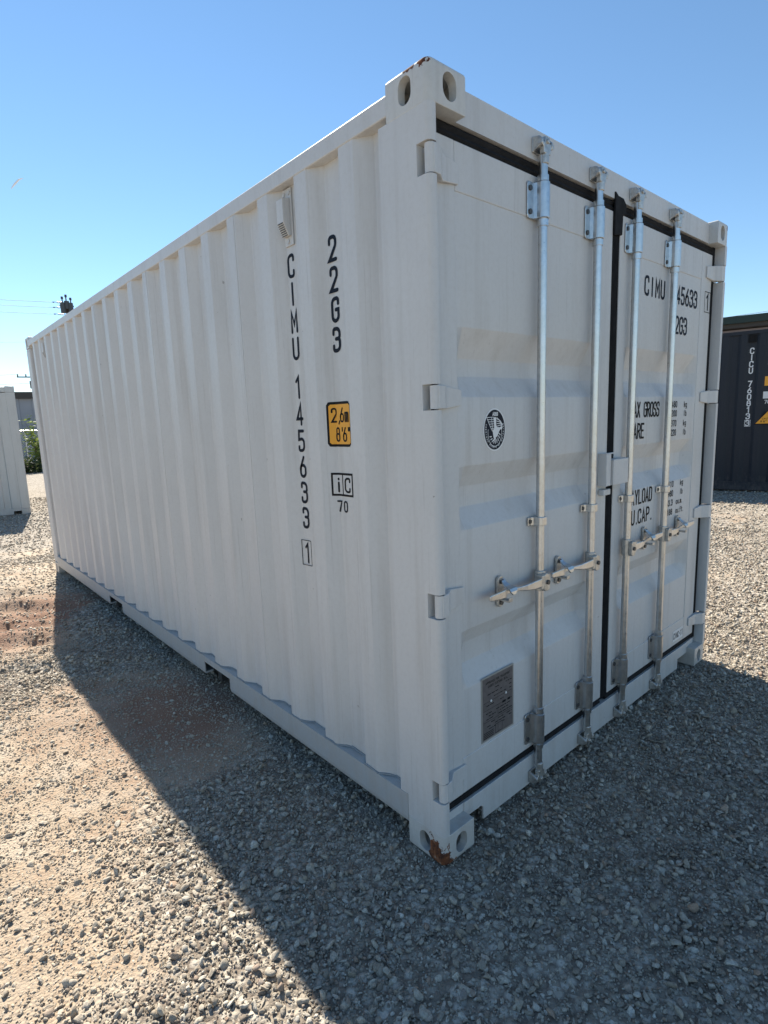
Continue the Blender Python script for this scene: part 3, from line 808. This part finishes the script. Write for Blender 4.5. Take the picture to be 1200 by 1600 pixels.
# ================================================================== OTHER CONTAINERS
c2, p2 = make_container('shipping_container', 6.058, 2.591, M['paint_far'], M['paint_far'], (0.80, 12.26, -.065), 0,
    'plain white shipping container further back at the left edge, blank end wall towards us', detailed=False)
ang = math.pi-R(6.5); c2.rotation_euler.z = ang
off = Matrix.Rotation(ang, 4, 'Z') @ Vector((0, 6.058, 0)); c2.location = Vector((0.80, 12.26, -.065))-off
door_end_simple(c2, W, 2.591, M['paint_far'])
c3, p3 = make_container('shipping_container', 12.192, 2.896, M['navy'], M['navy'], (10.516, 1.284, .028), R(15.0),
    'dark navy shipping container at the right with white code CICU 760813 and yellow triangle', zbot=.05, detailed=False)
door_end_simple(c3, W, 2.896, M['navy'])
def SF3(xc):
    def f(u, v, d): return (prof_x(p3, xc-u)-.0015-d, xc-u, v)
    return f
mb = MB()
column('CICU 760813', .815, 2.560, .1135, .090, .048, .018, SF3, M['whiteprint'], c3)
column('3', .815, 1.300, .1, .085, .046, .016, SF3, M['whiteprint'], c3)
column('45G1', .534, 2.560, .1135, .090, .050, .016, SF3, M['whiteprint'], c3)
frame(mb, -.045, .045, 1.200, 1.315, .007, SF3(.815+.0))
mb.build('check_digit_box', M['whiteprint'], c3)
mb = MB(); rect(mb, -.065, .06, 1.90, 2.06, SF3(.534)); mb.build('height_sticker', M['orange'], c3)
mb = MB(); text(mb, '2,9m', 0, 1.99, .018, .05, .008, .027, lambda u, v, d: SF3(.592)(u, v, d+.001)); text(mb, "9'6\"", 0, 1.915, .018, .05, .008, .03, lambda u, v, d: SF3(.585)(u, v, d+.001)); mb.build('sticker_print', M['black'], c3)
mb = MB(); rect(mb, -.075, .06, 1.68, 1.80, SF3(.534)); text(mb, '70', 0, 1.595, .03, .055, .011, .045, SF3(.58)); mb.build('code_mark', M['whiteprint'], c3)
mb = MB(); glyph(mb, 'i', 0, 1.695, .02, .085, .012, lambda u, v, d: SF3(.600)(u, v, d+.001)); glyph(mb, 'C', 0, 1.695, .04, .085, .012, lambda u, v, d: SF3(.558)(u, v, d+.001)); mb.build('code_print', M['black'], c3)
FT = lambda u, v, d: (.0-.001-d, u, v)
mb = MB(); poly(mb, [(.28, 1.232), (.72, 1.232), (.50, 1.50)], FT); mb.build('warning_triangle_border', M['black'], c3)
mb = MB(); poly(mb, [(.305, 1.246), (.695, 1.246), (.50, 1.482)], FT, .001); mb.build('warning_triangle', M['orange'], c3)
FT2 = lambda u, v, d: (-.003-d, .70-u, v)
mb = MB(); text(mb, 'CAUTION', .10, 1.320, .018, .024, .005, .028, FT2); text(mb, "9'6\" HIGH", .08, 1.268, .018, .030, .006, .028, FT2); mb.build('warning_print', M['black'], c3)
mb = MB(); rect(mb, -.055, .055, 2.66, 2.78, SF3(.815)); mb.build('vent_opening', M['rubber'], c3)
mb = MB(); frame(mb, -.060, .060, 2.655, 2.785, .03, lambda u, v, d: (SF3(.815)(u, v, d)[0]-.012, .815-u, v)); mb.build('vent', M['black'], c3)

# ================================================================== GROUND
def vnoise(x, y, seed=0):
    rs = np.random.RandomState(seed); T = rs.rand(256, 256)
    xi = np.floor(x).astype(int); yi = np.floor(y).astype(int); fx = x-xi; fy = y-yi
    fx = fx*fx*(3-2*fx); fy = fy*fy*(3-2*fy)
    g = lambda a, b: T[a % 256, b % 256]
    return (g(xi, yi)*(1-fx)+g(xi+1, yi)*fx)*(1-fy)+(g(xi, yi+1)*(1-fx)+g(xi+1, yi+1)*fx)*fy
def fbm(x, y, seed=0, oct=4):
    s = 0; a = .5
    for o in range(oct): s = s+a*(vnoise(x*2**o+17.3*o, y*2**o+9.1*o, seed+o)-.5)*2; a *= .5
    return s
def soil(x, y):
    """1 = bare tan-red soil, 0 = crushed stone"""
    s = 0*x
    for (a, b, ra, rb, k) in ((-.95, 4.45, 1.7, .65, 1.3), (7.0, 3.2, 2.2, .35, .8), (6.0, .6, 1.8, .3, .6), (-1.05, 1.75, .75, 1.1, 1.05), (-1.9, 3.4, 1.2, 1.3, 1.2), (-.33, 1.80, .42, .62, 1.9), (-.5, 3.3, .5, .5, .75), (-1.9, 1.5, 1.0, 1.0, 1.2),
                               (-.9, 5.6, 2.2, 1.2, 1.1), (-2.2, 8.0, 2.5, 2.0, .9), (-1.30, .78, .34, .4, .75), (-.95, .40, .22, .18, .55), (7.5, 1.2, 1.5, .6, .35)):
        s = s+k*np.exp(-(((x-a)/ra)**2+((y-b)/rb)**2))
    for (a, b, ra, rb, k) in ((-.35, 2.9, .35, .5, .9), (-1.15, 2.95, .6, .35, .6), (-.12, 4.2, .2, 1.6, .4)):
        s = s-k*np.exp(-(((x-a)/ra)**2+((y-b)/rb)**2))
    return np.clip(s*.82+.75*fbm(x*1.9, y*1.9, 3, 5)-.12, 0, 1)
def height(x, y):
    h = .022*fbm(x*.55, y*.55, 11, 3)+.010*fbm(x*2.3, y*2.3, 21, 4)
    # wheel ruts crossing behind and left of the container
    u = (x+1.2)*.62+(y-4.3)*.78; v = (x+1.2)*.78-(y-4.3)*.62
    wv = u+.10*fbm(v*.8, u*.3, 41, 3)
    rut = np.exp(-((v)/3.2)**4)*np.exp(-((u-.5)/1.5)**2)
    h = h+rut*(.030*np.sin(wv*9)+.022*np.sin(wv*23+1.3)+.035*fbm(x*7, y*7, 51, 4))
    # keep it level along the container
    d = np.maximum(np.maximum(-x, x-2.438), np.maximum(-y, y-6.058)); d = np.clip(d/.5, 0, 1)
    h = h*(d*.9+.1)
    # general lie of the land
    far = np.clip((y-7)/6, 0, 1); h = h-.060*far
    rt = np.clip((x-4)/5, 0, 1)*np.clip((8-y)/4, 0, 1); h = h+.05*rt
    return h-.004
def axis_pts(lo, hi, dense0, dense1, d, grow=1.13):
    a = list(np.arange(dense0, dense1+1e-6, d)); s = d; p = a[-1]
    while p < hi: s *= grow; p += s; a.append(p)
    s = d; p = a[0]
    while p > lo: s *= grow; p -= s; a.insert(0, p)
    return np.array(a)
gx = axis_pts(-900, 1500, -3.2, 4.6, .026); gy = axis_pts(-900, 2200, -2.2, 7.0, .028)
X, Y = np.meshgrid(gx, gy); Z = height(X, Y); soilv = soil(X, Y)
Z = Z+.004*fbm(X*14, Y*14, 61, 3)*(np.hypot(X+1, Y) < 12)
nx, ny = len(gx), len(gy)
co = np.stack([X, Y, Z], -1).reshape(-1, 3).astype(np.float32)
ii = np.arange((nx-1)*(ny-1)); r_ = ii//(nx-1); c_ = ii % (nx-1); b_ = r_*nx+c_
quads = np.stack([b_, b_+1, b_+nx+1, b_+nx], 1).astype(np.int32)
def np_mesh(name, co, faces, k):
    me = bpy.data.meshes.new(name); me.vertices.add(len(co)); me.vertices.foreach_set('co', co.ravel())
    me.loops.add(faces.size); me.loops.foreach_set('vertex_index', faces.ravel())
    me.polygons.add(len(faces)); me.polygons.foreach_set('loop_start', np.arange(0, faces.size, k, dtype=np.int32))
    me.update(calc_edges=True); return me
gme = np_mesh('ground', co, quads, 4)
at = gme.attributes.new('soil', 'FLOAT', 'POINT'); at.data.foreach_set('value', soilv.ravel().astype(np.float32))
redv = np.clip(1.2*np.exp(-(((X+.95)/1.6)**2+((Y-4.4)/.75)**2))+1.1*np.exp(-(((X+.3)/.5)**2+((Y-1.85)/.7)**2))+.5*np.exp(-(((X-7)/2.5)**2+((Y-3.2)/.5)**2))+.5*fbm(X*1.1, Y*1.1, 77, 4), 0, 1)
at = gme.attributes.new('red', 'FLOAT', 'POINT'); at.data.foreach_set('value', redv.ravel().astype(np.float32))
gme.polygons.foreach_set('use_smooth', np.ones(len(gme.polygons), bool))
m = NT('gravel_and_soil')
att = m.n('Attribute', attribute_name='soil').outputs['Fac']
pos = m.n('NewGeometry').outputs['Position']
def vor(scale, feat='F1'):
    v = m.n('TexVoronoi'); v.feature = feat; v.inputs['Scale'].default_value = scale; m.l(pos, v.inputs['Vector']); return v
v1 = vor(38); v2 = vor(85); v3 = vor(14)
nz = m.noise(5, 6, .65, vec=pos); nf = m.noise(120, 5, .7, vec=pos)
sep = m.n('SeparateColor'); m.l(v1.outputs['Color'], sep.inputs[0])
sep2 = m.n('SeparateColor'); m.l(v2.outputs['Color'], sep2.inputs[0])
stonec = m.ramp(sep.outputs[0], [(.0, (.20, .165, .13)), (.35, (.36, .31, .24)), (.7, (.48, .425, .345)), (1.0, (.62, .565, .475))])
stonec = m.mix(m.ramp(v1.outputs['Distance'], [(.35, 0.0), (.75, .75)]), stonec, (.16, .12, .09))  # crevice shade between stones, put into the colour towards cell borders
soilc = m.ramp(nz, [(.25, (.34, .215, .135)), (.45, (.44, .335, .23)), (.65, (.51, .43, .33))])
soilc = m.mix(m.math('MULTIPLY', m.ramp(nf, [(.45, 0.0), (.7, 1.0)]), .5), soilc, (.42, .36, .29))
soilc = m.mix(m.math('MULTIPLY', m.n('Attribute', attribute_name='red').outputs['Fac'], .85), soilc, (.235, .115, .068))
fac = m.ramp(m.math('ADD', att, m.math('MULTIPLY', m.math('SUBTRACT', nf, .5), .5)), [(.28, 0.0), (.55, 1.0)])
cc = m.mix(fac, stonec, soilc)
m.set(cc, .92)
hh = m.math('ADD', m.math('MULTIPLY', m.math('SUBTRACT', 1.0, v1.outputs['Distance']), m.math('SUBTRACT', 1.0, m.math('MULTIPLY', fac, .8))), m.math('MULTIPLY', nf, .5))
hh = m.math('ADD', hh, m.math('MULTIPLY', v2.outputs['Distance'], -.4))
m.bump(hh, .9, .012)
g_o = link('ground', gme, m.m); tag(g_o, kind='structure')

# ---- loose crushed stone, one countless mass
def stone_proto(seed, sub):
    rs = np.random.RandomState(seed); bm = bmesh.new(); bmesh.ops.create_icosphere(bm, subdivisions=sub, radius=1)
    v = np.array([q.co[:] for q in bm.verts]); bm.verts.index_update(); f = np.array([[q.index for q in p.verts] for p in bm.faces]); bm.free()
    for _ in range(11 if sub > 1 else 5):
        n = rs.randn(3); n /= np.linalg.norm(n); d = rs.uniform(.30, .66); k = v@n; over = np.maximum(k-d, 0); v = v-over[:, None]*n
    v += rs.randn(*v.shape)*(.022 if sub > 1 else .10)
    v /= np.abs(v).max(); v *= np.array([1, rs.uniform(.55, .9), rs.uniform(.42, .72)])
    return v.astype(np.float32), f.astype(np.int32)
PR1 = [stone_proto(i, 1) for i in range(10)]; PR2 = [stone_proto(100+i, 2) for i in range(12)]
rs = np.random.RandomState(7)
CX, CY = -1.281, -1.206
def inview(x, y, pad=.0):
    dx, dy = x-CX, y-CY; f = dx*.6592+dy*.7520; r = dx*.7520-dy*.6592
    below = f > .55
    return below & (np.abs(r) < .80*f+.45)
def scatter(n, rmin, rmax, smin, smax, pw, protos, soilkeep, under=False):
    ang = rs.uniform(-np.pi, np.pi, n*3); rr = np.sqrt(rs.uniform(rmin**2, rmax**2, n*3))
    x = CX+rr*np.cos(ang); y = CY+rr*np.sin(ang)
    ok = inview(x, y)
    inside = (x > .12) & (x < 2.33) & (y > .12) & (y < 6.0)
    ok &= ~inside
    x, y = x[ok], y[ok]
    s = soil(x, y); kp = rs.rand(len(x)) < (1-s**1.5*(1-soilkeep))*(1-.6*np.exp(-(((x+.33)/.38)**2+((y-1.85)/.55)**2)))
    x, y = x[kp], y[kp]
    if len(x) > n: x, y = x[:n], y[:n]
    sz = smin*(smax/smin)**(rs.rand(len(x))**pw)
    # nothing bigger than a fine chip right against the feet of the container
    cast = ((x > -.05) & (x < .22) & (y > -.05) & (y < .23)) | ((x > 2.2) & (x < 2.50) & (y > -.05) & (y < .23))
    sz = np.where(cast, np.minimum(sz, .008), sz)
    return x, y, sz, protos
parts = []
A = [scatter(40000, .3, 3.8, .0070, .0205, 2.1, PR2, .55), scatter(210000, .3, 4.8, .003, .0080, 1.0, PR1, 1.0),
     scatter(90000, 3.6, 8.5, .008, .022, 1.6, PR1, .65), scatter(60000, 8.0, 17.0, .013, .028, 1.3, PR1, .5), scatter(300, .3, 6.0, .019, .028, 1.6, PR2, .5)]
vo, fo, so = [], [], []; off = 0
for (x, y, sz, protos) in A:
    n = len(x); z = height(x, y)+.0; sl = np.clip(soil(x, y)*1.3, 0, 1)
    pid = rs.randint(0, len(protos), n)
    q = rs.randn(n, 4); q[:, 1] *= .35; q[:, 2] *= .35; q /= np.linalg.norm(q, axis=1)[:, None]   # mostly lying flat
    w_, a_, b2, c2_ = q.T
    Rm = np.empty((n, 3, 3), np.float32)
    Rm[:, 0, 0] = 1-2*(b2*b2+c2_*c2_); Rm[:, 0, 1] = 2*(a_*b2-w_*c2_); Rm[:, 0, 2] = 2*(a_*c2_+w_*b2)
    Rm[:, 1, 0] = 2*(a_*b2+w_*c2_); Rm[:, 1, 1] = 1-2*(a_*a_+c2_*c2_); Rm[:, 1, 2] = 2*(b2*c2_-w_*a_)
    Rm[:, 2, 0] = 2*(a_*c2_-w_*b2); Rm[:, 2, 1] = 2*(b2*c2_+w_*a_); Rm[:, 2, 2] = 1-2*(a_*a_+b2*b2)
    for p, (pv, pf) in enumerate(protos):
        ix = np.where(pid == p)[0]
        if not len(ix): continue
        vv = np.einsum('nij,kj->nki', Rm[ix], pv)*sz[ix][:, None, None]
        vv[:, :, 0] += x[ix][:, None]; vv[:, :, 1] += y[ix][:, None]; so_ = sl[ix]; vv[:, :, 2] += (z[ix]+sz[ix]*(rs.uniform(.0, .70, len(ix))*(1-so_)+so_*rs.uniform(-.30, .22, len(ix))))[:, None]; so.append(np.repeat(so_, len(pv)))
        vo.append(vv.reshape(-1, 3).astype(np.float32))
        ff = pf[None]+(np.arange(len(ix))*len(pv))[:, None, None]+off
        fo.append(ff.reshape(-1, 3).astype(np.int32)); off += len(ix)*len(pv)
sme = np_mesh('gravel', np.concatenate(vo), np.concatenate(fo), 3)
at = sme.attributes.new('soil', 'FLOAT', 'POINT'); at.data.foreach_set('value', np.concatenate(so).astype(np.float32))
m = NT('crushed_limestone')
gi = m.n('NewGeometry'); ri = gi.outputs['Random Per Island']
ns = m.noise(55, 4, .6, vec=gi.outputs['Position'])
c = m.ramp(ri, [(0, (.17, .14, .11)), (.12, (.31, .265, .205)), (.4, (.44, .39, .31)), (.7, (.54, .49, .40)), (.88, (.66, .62, .53)), (.93, (.43, .29, .20)), (1, (.27, .245, .22))])
c = m.mix(m.ramp(ns, [(.4, 0.0), (.7, .45)]), c, (.34, .27, .20))
c = m.mix(m.math('MULTIPLY', m.n('Attribute', attribute_name='soil').outputs['Fac'], .50), c, (.54, .45, .34))
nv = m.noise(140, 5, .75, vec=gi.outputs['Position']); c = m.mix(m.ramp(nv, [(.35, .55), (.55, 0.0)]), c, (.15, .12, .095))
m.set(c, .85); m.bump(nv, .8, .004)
st_o = link('gravel', sme, m.m); tag(st_o, 'loose angular crushed grey-tan stone spread over the whole yard', None, None, 'stuff')

# ================================================================== BACKGROUND LEFT: metal building, chain-link fence, shrub, poles
FW = Vector((.6592, .7520, 0)); RT = Vector((.7520, -.6592, 0)); CP = Vector((CX, CY, 1.5796))
def azp(az, dist, z=0): return Vector((CX+math.sin(R(az))*dist, CY+math.cos(R(az))*dist, z))
m = NT('ribbed_metal_cladding'); n_ = m.noise(.8, 4)
M['clad'] = m.set(m.ramp(n_, [(.3, (.26, .265, .29)), (.7, (.33, .335, .36))]), .5)
M['trim_brown'] = NT('brown_gutter_trim').set((.055, .046, .038), .6)
m = NT('green_roof_metal'); M['greenroof'] = m.set((.020, .038, .032), .6)
M['mauve'] = NT('mauve_grey_siding').set((.28, .25, .27), .7)
b1 = empty('metal_building', azp(7.5, 38, -.1), R(-9), 'low grey ribbed-metal building with a brown top trim seen between the two white containers', 'building')
mb = MB(); pr = []
x_ = -26
while x_ < 18: pr += [(x_, 0), (x_+.55, 0), (x_+.60, -.05), (x_+.68, -.05), (x_+.73, 0)]; x_ += .73
cm = corrugated(pr, 0, 3.62, lambda a, d, z: (a, d, z)); cm.build('wall', M['clad'], b1)
MB().box(-26, 18, .06, 14, 0, 3.60).build('wall_core', M['clad'], b1)
MB().box(-26.2, 18.2, -.22, .08, 3.62, 3.98).build('roof_trim', M['trim_brown'], b1)
MB().prism([(-.15, 3.98), (7, 4.35), (14.2, 3.98)], -26.2, 18.2, 'x').build('roof', M['trim_brown'], b1)

# chain-link fence
fe = empty('chain_link_fence', azp(8, 30.5, -.08), R(-9), 'low galvanised chain-link fence with a top rail in front of the grey building', 'fence')
MB().tube([(-22, 0, 1.78), (14, 0, 1.78)], .028, 8).build('top_rail', M['galv'], fe)
mb = MB(); 
for k in range(-7, 5): MB().tube([(k*3.0+.6, 0, 0), (k*3.0+.6, 0, 1.86)], .03, 8).build('fence_post', M['galv'], fe)
x_ = -8.0
while x_ < 8:
    for s_ in (-1, 1): mb.tube([(x_, 0, .02), (x_+s_*1.74, 0, 1.76)], .0030, 3, caps=False)
    x_ += .11
mb.build('mesh_wire', M['galv'], fe)

# foliage
def leaf_mat(name, a, b):
    m = NT(name); gi = m.n('NewGeometry'); c = m.ramp(gi.outputs['Random Per Island'], [(0, a), (1, b)]); m.set(c, .55)
    t = m.n('BsdfTranslucent'); m.l(c, t.inputs[0]); mx = m.n('MixShader'); mx.inputs[0].default_value = .35
    m.l(m.b.outputs[0], mx.inputs[1]); m.l(t.outputs[0], mx.inputs[2]); m.l(mx.outputs[0], m.t.nodes['Material Output'].inputs['Surface'])
    return m.m
M['leaf'] = leaf_mat('shrub_leaves', (.08, .13, .025), (.28, .34, .08))
M['leaf_dark'] = leaf_mat('low_growth_leaves', (.03, .05, .018), (.09, .11, .035))
M['bark'] = NT('thin_bark').set((.10, .075, .05), .9)
def shrub(name, loc, h, wd, n, lsize, label, cat, mat, seed, group=None):
    r = random.Random(seed); root = empty(name, loc, 0, label, cat, group)
    st = MB(); lf = MB(); tips = []
    for k in range(9):
        a = r.uniform(0, 6.28); sp = r.uniform(.1, .5)*wd; p = Vector((0, 0, 0)); pts = [tuple(p)]
        hh = h*r.uniform(.55, 1.0)
        for q in range(1, 6):
            t = q/5; pts.append((math.cos(a)*sp*t**1.3+r.uniform(-.05, .05), math.sin(a)*sp*t**1.3+r.uniform(-.05, .05), hh*t)); tips.append(Vector(pts[-1]))
        st.tube(pts, [.022, .018, .014, .011, .008, .005], 5)
    st.build('stem', M['bark'], root)
    for k in range(n):
        c = r.choice(tips)+Vector((r.gauss(0, wd*.10), r.gauss(0, wd*.10), r.gauss(0, h*.055)))
        if c.z < .02: c.z = r.uniform(.02, .2)
        q = Matrix.Rotation(r.uniform(0, 6.28), 4, 'Z') @ Matrix.Rotation(r.uniform(-1.1, 1.1), 4, 'X') @ Matrix.Rotation(r.uniform(-.8, .8), 4, 'Y')
        s_ = lsize*r.uniform(.6, 1.3)
        lf.add([c+q @ Vector(v) for v in ((-.5*s_, 0, 0), (0, -.25*s_, .06*s_), (.55*s_, 0, 0), (0, .25*s_, .06*s_))], [(0, 1, 2, 3)])
    lf.build('foliage', mat, root)
    return root
shrub('shrub', azp(10.1, 29.3, -.1), 2.15, 1.8, 1300, .17, 'tall leafy yellow-green shrub growing at the chain-link fence', 'shrub', M['leaf'], 4)
shrub('low_bush', azp(9.1, 28.3, -.1), .75, 3.2, 1500, .14, 'low dark scrubby bush at the foot of the tall green shrub', 'bush', M['leaf_dark'], 9)

M['pole'] = NT('weathered_pole_wood').set((.075, .058, .045), .9)
M['insul'] = NT('dark_porcelain').set((.05, .045, .05), .4)
M['tank'] = NT('dark_grey_tank').set((.07, .075, .08), .5)
M['wire'] = NT('aluminium_wire').set((.18, .19, .20), .6)
# pole with dead-end insulators and transformers
dA = 58.0; pa = azp(13.45, dA); zA = lambda tan: 1.58+tan*dA
poleA = empty('utility_pole', pa, R(-13), 'utility pole topped by dark transformer tanks and three dead-end insulators above the white roof edge', 'utility pole')
MB().tube([(0, 0, -.2), (0, 0, zA(.190))], [.17, .11], 10).build('pole', M['pole'], poleA)
for k, t_ in enumerate((.1915, .1840, .1745)):
    z_ = zA(t_); a = MB()
    a.tube([(-.05, 0, z_), (-.95+.02*k, 0, z_+.02)], .022, 6)
    for q in range(6): a.tube([(-.32-.07*q, 0, z_), (-.36-.07*q, 0, z_)], .068, 8)
    a.tube([(-.92, 0, z_), (-1.05, 0, z_)], .05, 6)
    a.build('insulator', M['insul'], poleA)
for (dx_, dz_) in ((-.30, 0), (.30, 0), (0.02, .35)):
    a = MB(); a.tube([(dx_, -.2, zA(.176)+dz_), (dx_, -.2, zA(.191)+dz_*.4)], .20, 12); a.build('transformer', M['tank'], poleA)
a = MB()
for dx_, t_ in ((-.30, .1985), (.0, .2015), (.34, .1975)):
    a = MB(); a.tube([(dx_, -.1, zA(.188)), (dx_, -.1, zA(t_)-.12), (dx_, -.1, zA(t_)-.119), (dx_, -.1, zA(t_)+.08)], [.05, .05, .10, .09], 8); a.build('bushing', M['insul'], poleA)
MB().box(-.55, .55, -.06, .06, zA(.186), zA(.186)+.12).build('crossarm', M['pole'], poleA)
# second pole
dB = 78.0; pb = azp(10.45, dB); zB = lambda t: 1.58+t*dB
poleB = empty('utility_pole', pb, R(-10), 'more distant utility pole with a wooden crossarm and one transformer beside the far container corner', 'utility pole')
MB().tube([(0, 0, -.2), (0, 0, zB(.088))], [.18, .12], 10).build('pole', M['pole'], poleB)
MB().box(-1.85, 1.85, -.07, .07, zB(.0815), zB(.0815)+.13).build('crossarm', M['pole'], poleB)
a = MB()
for dx_ in (-1.75, -.95, .95, 1.75): MB().tube([(dx_, 0, zB(.0815)), (dx_, 0, zB(.0815)+.38)], [.05, .08], 8).build('insulator', M['insul'], poleB)
MB().tube([(-.42, -.25, zB(.0655)), (-.42, -.25, zB(.0655)+.85)], .26, 12).build('transformer', M['tank'], poleB)
def wire(p, q, sag, label, group=None, r=.012):
    pts = []
    for i in range(25):
        t = i/24; v = Vector(p).lerp(Vector(q), t); v.z -= sag*4*t*(1-t); pts.append(v)
    o = MB().tube(pts, r, 5).build('power_line', M['wire']); tag(o, label, 'power line', group); return o
g_ = 'wires strung to the utility poles'
for k, (tA, tW) in enumerate(((.1915, .1905), (.1840, .1851), (.1745, .1772))):
    a = poleA.matrix_basis @ Vector((-1.05, 0, zA((.1915, .1840, .1745)[k]))); 
    wire((a.x, a.y, a.z), azp(-22, 66, 1.58+(tW+.01)*66), .9, ['topmost', 'middle', 'lowest'][k]+' of the three thin wires running left from the transformer pole', g_, .016)
a = poleB.matrix_basis @ Vector((-1.75, 0, zB(.0815)+.38))
wire(a, azp(-20, 86, 1.58+.083*86), 1.0, 'upper of two thin wires running left from the distant crossarm pole', g_, .020)
a = poleB.matrix_basis @ Vector((-.1, 0, zB(.074)))
wire(a, azp(-20, 86, 1.58+.079*86), 1.0, 'lower and thicker of two wires running left from the distant crossarm pole', g_, .028)
wire(azp(15, 70, 1.58+.138*70), azp(-20, 84, 1.58+.130*84), 1.2, 'single faint wire crossing the sky left of the far container corner', g_, .010)
wire(azp(60, 45, 1.58+.130*45), azp(88, 40, 1.58+.15*40), .5, 'thin dark wire crossing the sky above the navy container', None, .011)

# ================================================================== BACKGROUND RIGHT: building behind the navy container
db = 22.0
b2_ = empty('long_building', Vector((CX, CY, 0))+(FW*1.0+RT*.604)*18.6, R(-73.7), 'long low building with a dark green roof edge and mauve-grey siding behind the navy container', 'building')
hw = 4.0
MB().box(-14, 16, 0, 8, 0, hw).build('wall', M['mauve'], b2_)
MB().box(-14.3, 16.3, -.35, .02, hw+.02, hw+.15).build('soffit', M['trim_brown'], b2_)
MB().prism([(-.45, hw+.15), (-.45, hw+.37), (4, hw+.75), (8.4, hw+.37), (8.4, hw+.15)], -14.4, 16.4, 'x').build('roof', M['greenroof'], b2_)
wn = MB(); wn.box(-.9, 1.05, -.05, -.002, 3.1, 3.82); wf = wn.build('window_frame', M['black'], b2_)
MB().box(-.78, .93, -.07, -.051, 3.18, 3.70).build('window', NT('dark_glass').set((.06, .06, .07), .15), wf)

# short vapour streak high in the sky
d = Vector((math.sin(R(10.94)), math.cos(R(10.94)), .3523)); P0 = CP+d*900
o = MB().tube([P0+Vector((-7, 0, -9)), P0+Vector((-2, 0, -2)), P0+Vector((3, 0, 4)), P0+Vector((8, 0, 7))], [.4, 1.2, 1.0, .3], 8).build('contrail', NT('vapour').set((.9, .9, .9), 1.0))
tag(o, 'tiny white vapour streak high in the blue sky at upper left', 'contrail', None, 'stuff')
